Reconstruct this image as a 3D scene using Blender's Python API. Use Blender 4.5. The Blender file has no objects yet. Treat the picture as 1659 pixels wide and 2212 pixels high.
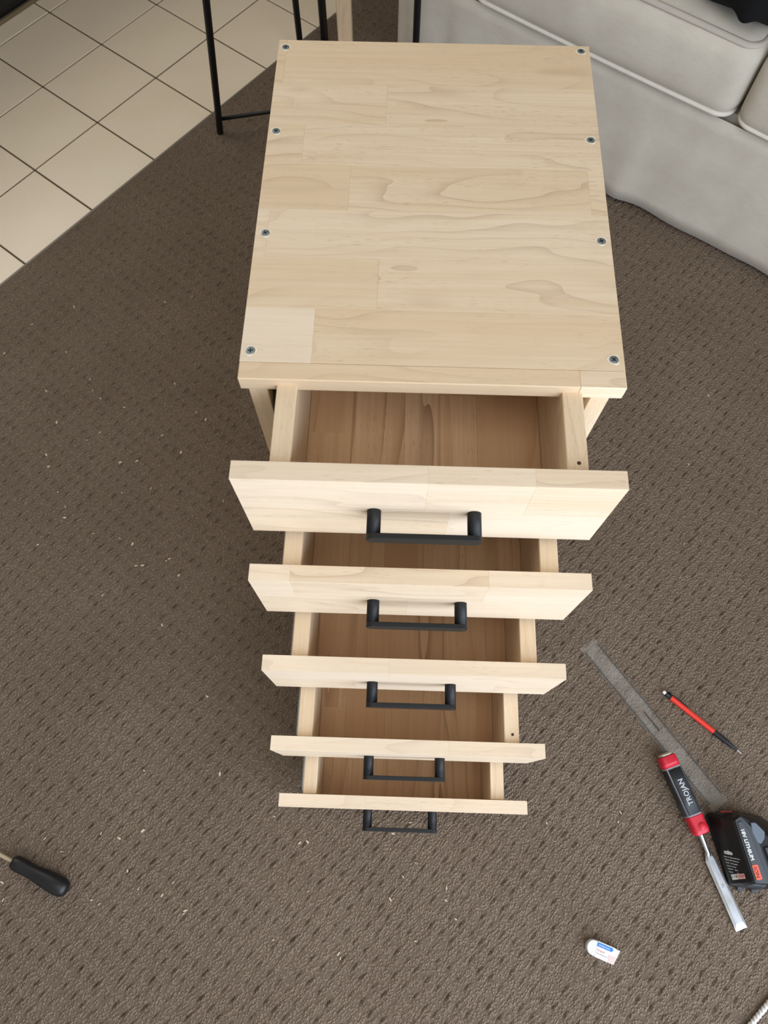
import bpy, bmesh, math, random
import numpy as np
from mathutils import Vector, Matrix, Euler
C = bpy.context.scene
COL = C.collection
random.seed(7)
RNG = np.random.default_rng(5)

# ------------------------------------------------------------------ camera, world, lights, exposure
FLOOR = 0.0
TOPZ = 0.68                                   # upper face of the drawer unit
cam = bpy.data.cameras.new('camera'); camo = bpy.data.objects.new('camera', cam); COL.objects.link(camo)
camo.location = (-0.02983, -0.35810, TOPZ + 0.56810)
camo.rotation_euler = (0.38265, -0.00069, 0.03028)
cam.sensor_fit = 'HORIZONTAL'; cam.sensor_width = 36.0
cam.lens = 1539.51 / 1659 * 36
cam.clip_start = 0.02; cam.clip_end = 50
cam.dof.use_dof = True; cam.dof.focus_distance = 0.92; cam.dof.aperture_fstop = 15
C.camera = camo
w = bpy.data.worlds.new('world'); C.world = w; w.use_nodes = True
w.node_tree.nodes['Background'].inputs[0].default_value = (0.78, 0.88, 1.0, 1)
w.node_tree.nodes['Background'].inputs[1].default_value = 1.0
C.view_settings.view_transform = 'Standard'; C.view_settings.look = 'None'
C.view_settings.exposure = -0.25; C.view_settings.gamma = 1.0; C.view_settings.use_curve_mapping = False

TH = math.radians(53.2)                       # the room and its tiles are turned by this against the drawer unit
UX, UY = math.cos(TH), math.sin(TH)
def room(u, wv, z=0.0):                       # room frame (u along the tile rows, wv towards the tiles) -> world
    return Vector((u * UX - wv * UY, u * UY + wv * UX, z))
def area(name, loc, target, sx, sy, watts, col):
    l = bpy.data.lights.new(name, 'AREA'); l.shape = 'RECTANGLE'; l.size = sx; l.size_y = sy; l.energy = watts; l.color = col
    o = bpy.data.objects.new(name, l); COL.objects.link(o); o.location = loc
    o.rotation_euler = (Vector(target) - Vector(loc)).to_track_quat('-Z', 'Z').to_euler()
    return o
# daylight through the glazed door of the room (wall_right, on the side away from the tiles)
WIN_U0, WIN_U1, WIN_W = -1.75, 0.45, -1.5
uc = (WIN_U0 + WIN_U1) / 2
area('window_daylight', room(uc, WIN_W - 0.03, 1.10), room(uc, 0.0, 1.10), WIN_U1 - WIN_U0 - .1, 1.95, 60, (0.90, 1.0, 1.17))
# two unseen fill lights added to brighten: one overhead, one beyond the tiles
area('overhead_fill_light', room(-.6, -.45, 2.46), room(-.6, -.45, 0), 1.5, 1.3, 10.5, (1.0, 0.96, 0.89))
area('far_fill_light', room(.3, 2.48, 1.5), room(.3, 0, 1.1), 1.8, 1.1, 18, (1.0, 0.92, 0.80))

# ------------------------------------------------------------------ helpers
def link(o, parent=None):
    COL.objects.link(o)
    if parent is not None: o.parent = parent
    return o
def tag(o, label=None, cat=None, group=None, kind=None):
    if label: o['label'] = label
    if cat: o['category'] = cat
    if group: o['group'] = group
    if kind: o['kind'] = kind
    return o
def thing(name, label, cat, loc=(0, 0, 0), rotz=0.0, group=None):
    o = bpy.data.objects.new(name, None); o.empty_display_size = .05; COL.objects.link(o)
    o.location = loc; o.rotation_euler = (0, 0, rotz)
    return tag(o, label, cat, group)
def obj(name, bm, mats, parent=None, smooth=False):
    me = bpy.data.meshes.new(name); bm.normal_update(); bm.to_mesh(me); bm.free()
    for m in (mats if isinstance(mats, (list, tuple)) else [mats]): me.materials.append(m)
    if smooth:
        for p in me.polygons: p.use_smooth = True
    return link(bpy.data.objects.new(name, me), parent)
def wn(o):                                    # smooth shading that keeps flat faces flat
    for p in o.data.polygons: p.use_smooth = True
    m = o.modifiers.new('wn', 'WEIGHTED_NORMAL'); m.keep_sharp = True
    return o
def new(): return bmesh.new()

def box(bm, x0, x1, y0, y1, z0, z1, bev=0.0, grain=None, seed=0.0, tint=0.0, mi=0, seg=1):
    if grain and not bm.loops.layers.uv.get('UVMap'):
        bm.loops.layers.uv.new('UVMap'); bm.faces.layers.float.new('tint')
    lo, hi = (x0, y0, z0), (x1, y1, z1)
    bev = min(bev, *(.45 * (h - l) for l, h in zip(lo, hi)))
    V, fs = {}, []
    for c in ((i, j, k) for i in (0, 1) for j in (0, 1) for k in (0, 1)):
        for a in range(3):                    # the vertex of this corner that lies in the face across axis a
            if bev <= 0 and a: V[c, a] = V[c, 0]; continue
            V[c, a] = bm.verts.new([(hi if c[i] else lo)[i] + (0 if (i == a or bev <= 0) else (-bev if c[i] else bev)) for i in range(3)])
    def face(vs):
        u_ = list(dict.fromkeys(vs))
        f = bm.faces.new(u_); f.normal_update(); m = f.calc_center_median() - Vector([(l + h) / 2 for l, h in zip(lo, hi)])
        if f.normal.dot(m) < 0: f.normal_flip()
        fs.append(f)
    for a in range(3):
        p, q = (a + 1) % 3, (a + 2) % 3
        for s in (0, 1):
            cs = []
            for dp, dq in ((0, 0), (1, 0), (1, 1), (0, 1)):
                c = [0, 0, 0]; c[a] = s; c[p] = dp; c[q] = dq; cs.append(tuple(c))
            face([V[c, a] for c in cs])
        if bev > 0:
            for dp in (0, 1):
                for dq in (0, 1):
                    c0 = [0, 0, 0]; c0[p] = dp; c0[q] = dq; c1 = list(c0); c1[a] = 1; c0, c1 = tuple(c0), tuple(c1)
                    face([V[c0, p], V[c1, p], V[c1, q], V[c0, q]])
    if bev > 0:
        for c in set(k[0] for k in V): face([V[c, 0], V[c, 1], V[c, 2]])
    for f in fs: f.material_index = mi
    if grain: wood_uv(bm, fs, grain, seed, tint)
    return fs
def wood_uv(bm, fs, grain, seed, tint):
    uvl = bm.loops.layers.uv.get('UVMap')
    tl = bm.faces.layers.float.get('tint')
    g = 'xyz'.index(grain)
    for f in fs:
        f.normal_update(); n = f.normal
        d = max(range(3), key=lambda i: abs(n[i]))
        for l in f.loops:
            c = l.vert.co
            if d == g:
                a, b = [i for i in range(3) if i != g]
                l[uvl].uv = (c[a] * .25 + seed * 3.7 + .3, c[b] + seed * 1.3)
            else:
                o = [i for i in range(3) if i not in (g, d)][0]
                l[uvl].uv = (c[g] + seed * 3.7, c[o] + c[d] * .9 + seed * 1.3)
        f[tl] = tint
def prism(bm, pts, z0, z1, bev=0.0, seg=1, mi=0):
    a = [bm.verts.new((x, y, z0)) for x, y in pts]; b = [bm.verts.new((x, y, z1)) for x, y in pts]
    n = len(pts); fs = [bm.faces.new(b), bm.faces.new(a[::-1])]
    for i in range(n): fs.append(bm.faces.new((a[i], a[(i + 1) % n], b[(i + 1) % n], b[i])))
    bmesh.ops.recalc_face_normals(bm, faces=fs)
    for f in fs: f.material_index = mi
    if bev:
        bmesh.ops.bevel(bm, geom=list(set(e for f in fs for e in f.edges)), offset=bev, segments=seg, affect='EDGES', profile=.5)
def lathe(bm, prof, axis='x', n=20, mi=0, sq=0.0, origin=(0, 0, 0), zs=1.0):   # prof: (t, r); sq > 0 squares the section
    rings = []
    for t, r in prof:
        ring = []
        for k in range(n):
            a = 2 * math.pi * (k + .5) / n; c, s = math.cos(a), math.sin(a)
            if sq:
                p = 2 / (2 + sq * 2); q = lambda v: math.copysign(abs(v) ** p, v); c, s = q(c), q(s)
            y, z = r * c, r * s * zs
            co = {'x': (t, y, z), 'z': (y, z, t), 'y': (z, t, y)}[axis]
            ring.append(bm.verts.new(Vector(co) + Vector(origin)))
        rings.append(ring)
    fs = []
    for a, b in zip(rings, rings[1:]):
        for k in range(n): fs.append(bm.faces.new((a[k], b[k], b[(k + 1) % n], a[(k + 1) % n])))
    fs.append(bm.faces.new(rings[0])); fs.append(bm.faces.new(rings[-1][::-1]))
    bmesh.ops.recalc_face_normals(bm, faces=fs)
    for f in fs: f.material_index = mi
def tube(bm, pts, r, n=8, mi=0, up=(0, 0, 1), flat=1.0):
    pts = [Vector(p) for p in pts]; rings = []
    for i, p in enumerate(pts):
        d = (pts[min(i + 1, len(pts) - 1)] - pts[max(i - 1, 0)]).normalized()
        a = d.cross(Vector(up))
        if a.length < 1e-4: a = d.cross(Vector((1, 0, 0)))
        a.normalize(); b = a.cross(d).normalized()
        rr = r[i] if isinstance(r, (list, tuple)) else r
        rings.append([bm.verts.new(p + a * rr * math.cos(2 * math.pi * k / n) + b * rr * flat * math.sin(2 * math.pi * k / n)) for k in range(n)])
    fs = []
    for A, B in zip(rings, rings[1:]):
        for k in range(n): fs.append(bm.faces.new((A[k], A[(k + 1) % n], B[(k + 1) % n], B[k])))
    fs.append(bm.faces.new(rings[0][::-1])); fs.append(bm.faces.new(rings[-1]))
    bmesh.ops.recalc_face_normals(bm, faces=fs)
    for f in fs: f.material_index = mi
def rbox(bm, x0, x1, y0, y1, z0, z1, r, n=(16, 16, 10), bulge=(0, 0, 0), noise=None):   # soft rounded box with bulging faces
    cen = Vector(((x0 + x1) / 2, (y0 + y1) / 2, (z0 + z1) / 2)); h = Vector(((x1 - x0) / 2, (y1 - y0) / 2, (z1 - z0) / 2))
    def lin(k, m, hh):                        # finer spacing near the edges
        t = k / m * 2 - 1; return math.copysign(abs(t) ** .75, t) * hh
    cache = {}
    def vert(i, j, k):
        key = (i, j, k)
        if key not in cache:
            p = Vector((lin(i, n[0], h.x), lin(j, n[1], h.y), lin(k, n[2], h.z)))
            q = Vector(max(-(hh - r), min(hh - r, c)) for c, hh in zip(p, h))
            d = p - q
            if d.length > 1e-9: p = q + d.normalized() * r
            f = [1 - (p[a] / h[a]) ** 2 for a in range(3)]
            p = Vector((p.x + math.copysign(bulge[0] * f[1] * f[2], p.x) * abs(p.x / h.x) ** 3,
                        p.y + math.copysign(bulge[1] * f[0] * f[2], p.y) * abs(p.y / h.y) ** 3,
                        p.z + math.copysign(bulge[2] * f[0] * f[1], p.z) * abs(p.z / h.z) ** 3)) + cen
            if noise: p = p + noise(p)
            cache[key] = bm.verts.new(p)
        return cache[key]
    N = n
    for a in range(3):
        b, c = (a + 1) % 3, (a + 2) % 3
        for side in (0, N[a]):
            for i in range(N[b]):
                for j in range(N[c]):
                    q = []
                    for di, dj in ((0, 0), (1, 0), (1, 1), (0, 1)):
                        key = [0, 0, 0]; key[a] = side; key[b] = i + di; key[c] = j + dj; q.append(vert(*key))
                    bm.faces.new(q if side else q[::-1])
def text(name, s, size, mat, parent, mtx, extrude=0.00015, align='LEFT', sx=1.0, bold=0.0):
    cu = bpy.data.curves.new(name, 'FONT'); cu.body = s; cu.size = size; cu.extrude = extrude; cu.align_x = align; cu.resolution_u = 2
    cu.offset = bold
    t = bpy.data.objects.new(name, cu); COL.objects.link(t)
    me = bpy.data.meshes.new_from_object(t.evaluated_get(bpy.context.evaluated_depsgraph_get()))
    bpy.data.objects.remove(t); bpy.data.curves.remove(cu)
    me.transform(Matrix.Diagonal((sx, 1, 1, 1))); me.transform(mtx); me.materials.clear(); me.materials.append(mat); me.name = name
    return link(bpy.data.objects.new(name, me), parent)
def frame(o, x, y):                           # matrix with origin o, local x and y directions
    x = Vector(x).normalized(); z = x.cross(Vector(y)).normalized(); y = z.cross(x)
    m = Matrix((x, y, z)).transposed().to_4x4(); m.translation = Vector(o); return m

# ------------------------------------------------------------------ materials
def srgb(r, g, b):
    return tuple((c / 255 / 12.92 if c / 255 <= .04045 else ((c / 255 + .055) / 1.055) ** 2.4) for c in (r, g, b)) + (1,)
class NT:
    def __init__(s, name):
        s.m = bpy.data.materials.new(name); s.m.use_nodes = True; s.t = s.m.node_tree
        s.b = s.t.nodes['Principled BSDF']
    def n(s, typ, **kw):
        nd = s.t.nodes.new(typ)
        for k, v in kw.items():
            if k.startswith('i_'):
                key = k[2:]; key = int(key) if key.isdigit() else key.replace('_', ' ')
                s.put(nd.inputs[key], v)
            else: setattr(nd, k, v)
        return nd
    def put(s, inp, v):
        if isinstance(v, bpy.types.NodeSocket): s.t.links.new(v, inp)
        else: inp.default_value = v
    def math(s, op, a, b=0.0, clamp=False):
        nd = s.n('ShaderNodeMath', operation=op, use_clamp=clamp); s.put(nd.inputs[0], a); s.put(nd.inputs[1], b); return nd.outputs[0]
    def noise(s, vec, scale=1.0, detail=2.0, rough=.5, dist=0.0):
        nd = s.n('ShaderNodeTexNoise'); s.put(nd.inputs['Vector'], vec)
        nd.inputs['Scale'].default_value = scale; nd.inputs['Detail'].default_value = detail; nd.inputs['Roughness'].default_value = rough; nd.inputs['Distortion'].default_value = dist
        return nd.outputs[0]
    def scale(s, vec, v):
        nd = s.n('ShaderNodeVectorMath', operation='MULTIPLY'); s.put(nd.inputs[0], vec); nd.inputs[1].default_value = v; return nd.outputs[0]
    def mix(s, f, a, b, mode='MIX'):
        nd = s.n('ShaderNodeMix', data_type='RGBA', blend_type=mode); s.put(nd.inputs[0], f); s.put(nd.inputs[6], a); s.put(nd.inputs[7], b); return nd.outputs[2]
    def mr(s, v, a, b, c=0.0, d=1.0):
        nd = s.n('ShaderNodeMapRange'); s.put(nd.inputs[0], v)
        for i, x in enumerate((a, b, c, d)): nd.inputs[i + 1].default_value = x
        return nd.outputs[0]
    def bump(s, h, strength=.3, dist=.001):
        nd = s.n('ShaderNodeBump'); nd.inputs['Strength'].default_value = strength; nd.inputs['Distance'].default_value = dist
        s.put(nd.inputs['Height'], h); s.t.links.new(nd.outputs[0], s.b.inputs['Normal'])
    def set(s, **kw):
        for k, v in kw.items(): s.put(s.b.inputs[k.replace('_', ' ')], v)
        return s.m
def plain(name, rgb, rough=.5, metal=0.0, spec=.5, fine=0.0, **kw):
    t = NT(name); geo = t.n('ShaderNodeTexCoord').outputs['Object']
    c = t.mix(t.mr(t.noise(geo, 60, 3), .3, .7), tuple(x * .94 for x in srgb(*rgb)[:3]) + (1,), srgb(*rgb))
    t.set(Base_Color=c, Roughness=rough, Metallic=metal)
    t.b.inputs['Specular IOR Level'].default_value = spec
    if fine: t.bump(t.noise(geo, 2500, 2), fine, .0003)
    for k, v in kw.items(): t.put(t.b.inputs[k.replace('_', ' ')], v)
    return t.m
def wood(name, light, mid, dark, line=.4, su=1.0):
    t = NT(name); uv = t.n('ShaderNodeTexCoord').outputs['UV']
    sep = t.n('ShaderNodeSeparateXYZ'); t.put(sep.inputs[0], uv); V = sep.outputs[1]
    warp = t.noise(t.scale(uv, (3.6 * su, 15, 1)), 1, 2, .45)
    ring = t.math('FRACT', t.math('ADD', t.math('MULTIPLY', V, 34), t.math('MULTIPLY', warp, 7.5)))
    rl = t.math('MULTIPLY', t.math('POWER', ring, 5), t.mr(t.noise(t.scale(uv, (3, 14, 1)), 1, 1), .38, .66))
    streak = t.mr(t.noise(t.scale(uv, (5, 210, 1)), 1, 3, .6), .3, .7)
    band = t.mr(t.noise(t.scale(uv, (1.6, 22, 1)), 1, 2), .3, .72)
    pore = t.mr(t.noise(t.scale(uv, (75, 1500, 1)), 1, 1), .62, .76)
    pm = t.mr(t.noise(t.scale(uv, (8, 40, 1)), 1, 2), .42, .62)
    knot = t.mr(t.noise(t.scale(uv, (9, 26, 1)), 1, 1), .72, .86)
    c = t.mix(t.math('MULTIPLY', streak, .6), light, mid)
    c = t.mix(t.math('MULTIPLY', band, .5), c, mid)
    c = t.mix(t.math('MULTIPLY', rl, line), c, dark)
    c = t.mix(t.math('MULTIPLY', knot, .45), c, dark)
    c = t.mix(t.math('MULTIPLY', t.math('MULTIPLY', pore, pm), .8), c, dark)
    at = t.n('ShaderNodeAttribute', attribute_name='tint').outputs['Fac']
    c = t.mix(t.math('MAXIMUM', at, 0.0), c, mid)
    c = t.mix(t.math('MAXIMUM', t.math('MULTIPLY', at, -1.0), 0.0), c, srgb(240, 224, 202))
    t.set(Base_Color=c, Roughness=.62); t.b.inputs['Specular IOR Level'].default_value = .3
    t.bump(t.math('ADD', streak, t.math('MULTIPLY', pore, -.8)), .12, .0003)
    return t.m
W_TOP = wood('rubberwood', srgb(237, 218, 190), srgb(217, 188, 150), srgb(154, 116, 82), .42)
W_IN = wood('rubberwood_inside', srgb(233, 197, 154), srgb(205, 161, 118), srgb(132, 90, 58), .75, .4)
M_BLACK = plain('black_satin_metal', (22, 23, 24), .48, 0, .35)
M_BLACKR = plain('black_rubber', (22, 23, 25), .45, 0, .4)
M_ZINC = plain('zinc_screw', (168, 178, 180), .38, .9)
M_SLOT = plain('screw_recess', (40, 44, 46), .6, .5)
M_CHIPPED = plain('raw_chipped_wood', (240, 226, 200), .8)
M_SLIDE = plain('galvanised_steel', (160, 163, 165), .35, .9)
M_HOLE = plain('dark_hole', (70, 48, 32), .9)

# ------------------------------------------------------------------ room shell
M_WALL = plain('painted_plaster', (222, 214, 200), .9)
M_CEIL = plain('ceiling_paint', (232, 228, 220), .9)
RU0, RU1, RW0, RW1, RH = -2.7, 2.7, -1.55, 2.5, 2.45
def rbx(bm, u0, u1, w0, w1, z0, z1): box(bm, u0, u1, w0, w1, z0, z1)
def struct(name, bm, mat, smooth=False):
    o = obj(name, bm, mat); o.rotation_euler = (0, 0, TH); tag(o, kind='structure'); return o
b = new(); rbx(b, RU0, RU1, RW0, RW1, -.06, -.012); floor = struct('floor', b, plain('concrete_slab', (110, 104, 98), .9))
b = new()
rbx(b, RU0, -1.4, RW0, RW1, RH, RH + .05); rbx(b, .2, RU1, RW0, RW1, RH, RH + .05)
rbx(b, -1.4, .2, RW0, -1.15, RH, RH + .05); rbx(b, -1.4, .2, .25, RW1, RH, RH + .05); struct('ceiling', b, M_CEIL)  # opening added for the overhead fill light
b = new(); rbx(b, RU0, -.65, RW1, RW1 + .08, -.06, RH); rbx(b, 1.25, RU1, RW1, RW1 + .08, -.06, RH)
rbx(b, -.65, 1.25, RW1, RW1 + .08, -.06, .9); rbx(b, -.65, 1.25, RW1, RW1 + .08, 2.1, RH); struct('wall_left', b, M_WALL)  # opening added for the fill light beyond the tiles
b = new(); rbx(b, RU1, RU1 + .08, RW0, RW1, -.06, RH); struct('wall_back', b, M_WALL)
b = new(); rbx(b, RU0 - .08, RU0, RW0, RW1, -.06, RH); struct('wall_front', b, M_WALL)
b = new()
rbx(b, RU0, WIN_U0, RW0 - .08, RW0, -.06, RH); rbx(b, WIN_U1, RU1, RW0 - .08, RW0, -.06, RH)
rbx(b, WIN_U0, WIN_U1, RW0 - .08, RW0, 2.12, RH); rbx(b, WIN_U0, WIN_U1, RW0 - .08, RW0, -.06, .06)
struct('wall_right', b, M_WALL)
b = new()
for u in (WIN_U0 + .03, uc, WIN_U1 - .03): rbx(b, u - .03, u + .03, RW0 - .07, RW0 - .02, .06, 2.12)
rbx(b, WIN_U0, WIN_U1, RW0 - .07, RW0 - .02, 2.06, 2.12); rbx(b, WIN_U0, WIN_U1, RW0 - .07, RW0 - .02, .06, .11)
struct('window_1', b, plain('window_frame_paint', (225, 225, 222), .5))

# ------------------------------------------------------------------ tiles (parts of the floor)
t = NT('beige_ceramic'); oc = t.n('ShaderNodeTexCoord').outputs['Object']
info = t.n('ShaderNodeObjectInfo').outputs['Random']
c = t.mix(t.mr(t.noise(oc, 6, 3), .3, .7), srgb(234, 217, 190), srgb(240, 225, 200))
c = t.mix(t.mr(info, 0, 1, 0, .5), c, srgb(236, 217, 193))
c = t.mix(t.mr(t.noise(oc, 260, 2), .3, .75, 0, .10), c, srgb(150, 130, 105))
M_TILE = t.set(Base_Color=c, Roughness=.28); t.b.inputs['Specular IOR Level'].default_value = .4
t.bump(t.noise(oc, 35, 2), .06, .001)
W_EDGE, PITCH, GAP = 1.105, .198, .0040
U_OFF = 0.4545
b = new(); box(b, RU0, RU1, W_EDGE - .004, RW1, -.012, -.0065)
obj('grout', b, plain('brown_grout', (84, 68, 48), .95), floor)
b = new(); box(b, RU0, RU1, W_EDGE - .0042, W_EDGE + .0018, -.0119, -.0032, .0008); struct('trim_1', b, plain('dull_edge_strip', (120, 112, 100), .5, .3))
tile_me = None
def tile(i, j, w0=None):
    global tile_me
    if tile_me is None:
        bb = new(); box(bb, -PITCH / 2 + GAP / 2, PITCH / 2 - GAP / 2, -PITCH / 2 + GAP / 2, PITCH / 2 - GAP / 2, -.0118, -.004, .0012, seg=1)
        o = obj('tile', bb, M_TILE, floor); tile_me = o.data
    else: o = link(bpy.data.objects.new('tile', tile_me), floor)
    o.location = (U_OFF + PITCH * (i + .5), W_EDGE + PITCH * (j + .5), random.uniform(-.0003, .0003))
for j in range(0, 6):
    for i in range(-5, 9): tile(i, j)

# ------------------------------------------------------------------ carpet: loop pile with rows of sunk dimples
t = NT('brown_loop_pile'); oc = t.n('ShaderNodeTexCoord').outputs['Object']
vo = t.n('ShaderNodeTexVoronoi', feature='F1'); t.put(vo.inputs['Vector'], t.scale(oc, (225, 315, 100)))
vo.inputs['Scale'].default_value = 1.0
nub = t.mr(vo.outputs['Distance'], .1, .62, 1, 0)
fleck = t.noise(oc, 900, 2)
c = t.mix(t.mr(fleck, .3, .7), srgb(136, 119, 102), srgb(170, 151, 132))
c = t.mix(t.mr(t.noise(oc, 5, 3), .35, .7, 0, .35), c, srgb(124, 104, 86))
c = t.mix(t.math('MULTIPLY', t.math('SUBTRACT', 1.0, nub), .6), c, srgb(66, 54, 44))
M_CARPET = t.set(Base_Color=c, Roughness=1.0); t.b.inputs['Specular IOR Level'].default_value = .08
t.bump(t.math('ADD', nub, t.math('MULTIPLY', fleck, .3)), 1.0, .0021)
PU, PW = .0285, .0188
du, dw = PU / 8, PW / 11
u = np.concatenate([np.linspace(RU0 + .01, -1.06, 12)[:-1], np.arange(-1.06, 1.36, du), np.linspace(1.37, RU1 - .01, 10)])
v = np.concatenate([np.linspace(RW0 + .01, -.97, 8)[:-1], np.arange(-.97, W_EDGE - .012, dw), W_EDGE - np.array([.009, .006, .0035, .0015, .0005, .0004])])
nu, nv = len(u), len(v)
U, V = np.meshgrid(u, v, indexing='ij')
jit = RNG.normal(0, 1, (4, 400, 400))
def smooth_noise(U, V, s, seed):
    r = np.random.default_rng(seed).normal(0, 1, (600, 600))
    x, y = U / s + 200, V / s + 200; i, j = np.floor(x).astype(int) % 599, np.floor(y).astype(int) % 599
    fx, fy = x - np.floor(x), y - np.floor(y); fx = fx * fx * (3 - 2 * fx); fy = fy * fy * (3 - 2 * fy)
    return (r[i, j] * (1 - fx) + r[i + 1, j] * fx) * (1 - fy) + (r[i, j + 1] * (1 - fx) + r[i + 1, j + 1] * fx) * fy
Z = np.zeros_like(U)
Uw = U + .0009 * smooth_noise(U, V, .02, 1) + .004 * smooth_noise(U, V, .5, 9)
Vw = V + .0007 * smooth_noise(U, V, .015, 2) + .003 * smooth_noise(U, V, .4, 8)
for off_u, off_w, amp, lu, lw in ((0, 0, -.0036, .0052, .0012), (0, .0034, .0010, .0085, .0017), (.002, -.0030, .0022, .0080, .0014), (-.008, -.0078, .0015, .0085, .0015), (.006, .0078, .0009, .0070, .0013)):
    gi = np.round((Uw - off_u) / PU); gj = np.round((Vw - off_w) / PW)
    ii = gi.astype(int) + 150; jj = gj.astype(int) + 150
    ii = np.clip(ii, 0, 399); jj = np.clip(jj, 0, 399)
    a = amp * (1 + .28 * jit[0, ii, jj])
    x = Uw - off_u - gi * PU - .0013 * jit[1, ii, jj]; y = Vw - off_w - gj * PW - .0008 * jit[2, ii, jj] + .18 * x
    Z += a * np.exp(-(x / lu) ** 2 - (y / lw) ** 2)
Z += .00022 * smooth_noise(U, V, .006, 3) + .0002 * np.sin(V / .0047 * 2 * np.pi + smooth_noise(U, V, .02, 4)) * 1.0
Z -= .0006
edge = np.clip((V - (W_EDGE - .012)) / .0116, 0, 1); Z -= .0085 * edge ** 2.5
Z[:, -1] = -.0115
me = bpy.data.meshes.new('carpet')
co = np.stack([U, V, Z], -1).reshape(-1, 3)
ids = np.arange(nu * nv).reshape(nu, nv)
q = np.stack([ids[:-1, :-1], ids[1:, :-1], ids[1:, 1:], ids[:-1, 1:]], -1).reshape(-1, 4)
me.vertices.add(len(co)); me.vertices.foreach_set('co', co.ravel().astype(np.float32))
me.loops.add(q.size); me.loops.foreach_set('vertex_index', q.ravel().astype(np.int32))
me.polygons.add(len(q)); me.polygons.foreach_set('loop_start', np.arange(0, q.size, 4, dtype=np.int32))
me.update(calc_edges=True); me.polygons.foreach_set('use_smooth', np.ones(len(q), dtype=bool)); me.materials.append(M_CARPET)
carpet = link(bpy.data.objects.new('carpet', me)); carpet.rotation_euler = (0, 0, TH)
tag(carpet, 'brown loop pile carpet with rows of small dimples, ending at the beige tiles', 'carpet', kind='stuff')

# ------------------------------------------------------------------ drawer unit
TW, TD, TT, X0 = .3617, .4629, .0178, .004
unit = thing('drawer_unit', 'unfinished pale rubberwood drawer unit with five open drawers, standing on the carpet', 'drawer unit')
WX = -.1775
# glued staves of the top, back to front: (y0, y1, [x joints], [tints])
rows = [(.3910, .4629, [-.1671], [.45, .38]), (.3285, .3910, [-.048], [.10, .02]), (.2690, .3285, [-.137], [.20, .05]),
        (.2060, .2690, [-.0839, .1682], [.35, .22, .15]), (.1435, .2060, [-.1645], [-.1, -.12]),
        (.0815, .1435, [-.0497], [.30, .0]), (.0190, .0815, [-.1094], [-.45, .32]), (.0, .0190, [.1418], [.45, -.10])]
k = 0
b = new(); box(b, X0 - TW / 2 + .03, X0 + TW / 2 - .03, .03, TD - .03, TOPZ - TT - .004, TOPZ - TT - .0002, 0, 'x', 91, .2)
tp = obj('top_panel', b, W_TOP, unit)
for (y0, y1, js, tn) in rows:
    xs = [X0 - TW / 2] + js + [X0 + TW / 2]
    for i in range(len(xs) - 1):
        k += 1
        b = new(); g = .00002
        box(b, xs[i] + (g if i else 0), xs[i + 1] - (g if i < len(js) else 0), y0 + (g if y0 > 0 else 0), y1 - (g if y1 < TD else 0), TOPZ - TT, TOPZ, (.00018 if y0 > 0 else .0008), 'x', k * 1.37, tn[i])
        obj('stave', b, W_TOP, tp)
# countersunk cross-head screws
def screw_mesh():
    bm = new()
    lathe(bm, [(-.0012, .0046), (-.0002, .0048), (.0002, .0041), (.0004, .0028), (.0004, .0001)], 'z', 18, 0)
    for a in range(2):
        m = Matrix.Rotation(a * math.pi / 2, 4, 'Z'); n0 = len(bm.verts)
        fs = box(bm, -.0026, .0026, -.00055, .00055, .0002, .00058, 0, mi=1)
        bmesh.ops.transform(bm, matrix=m, verts=list(set(v for f in fs for v in f.verts)))
    # ring of raw fibres round the countersink
    n = 26; pr = []
    for kk in range(n):
        a = 2 * math.pi * kk / n; r1 = .0058 + .0008 * math.sin(3 * a + 1) + random.uniform(-.0004, .0005)
        pr.append([bm.verts.new((r * math.cos(a), r * math.sin(a), z)) for r, z in ((.0046, .00005), (.0052, .00035), (r1, .0))])
    for kk in range(n):
        for q_ in range(2):
            f = bm.faces.new((pr[kk][q_], pr[kk][q_ + 1], pr[(kk + 1) % n][q_ + 1], pr[(kk + 1) % n][q_])); f.material_index = 2
    me = bpy.data.meshes.new('screw'); bm.normal_update(); bm.to_mesh(me); bm.free()
    for m in (M_ZINC, M_SLOT, M_CHIPPED): me.materials.append(m)
    return me
sm = screw_mesh()
for i, (x, y) in enumerate([(-.1686, .4503), (-.1682, .3162), (-.1667, .1735), (-.1676, .0312), (.1749, .4540), (.1752, .3131), (.1751, .1733), (.1750, .0314)]):
    o = link(bpy.data.objects.new('screw', sm), unit); o.location = (x, y, TOPZ + .0001); o.rotation_euler = (0, 0, [.3, .7, .5, .1, .9, .75, .35, .8][i])
# carcass
XL, XR = -.1695, .1735
CB, CD = .025, .455
for (a, c, tn) in ((XL, XL + .018, .25), (XR - .018, XR, .25)):
    b = new(); box(b, a, c, .0006, CD, .006, TOPZ - TT - .0002, .0006, 'z', a * 40 + 9, tn); obj('side_panel', b, W_TOP, unit)
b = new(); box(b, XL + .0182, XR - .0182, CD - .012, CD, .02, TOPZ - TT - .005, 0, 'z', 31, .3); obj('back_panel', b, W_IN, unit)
b = new(); box(b, XL + .0182, XR - .0182, .002, CD - .0125, .006, .024, 0, 'x', 33, .3); obj('base_panel', b, W_IN, unit)
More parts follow.
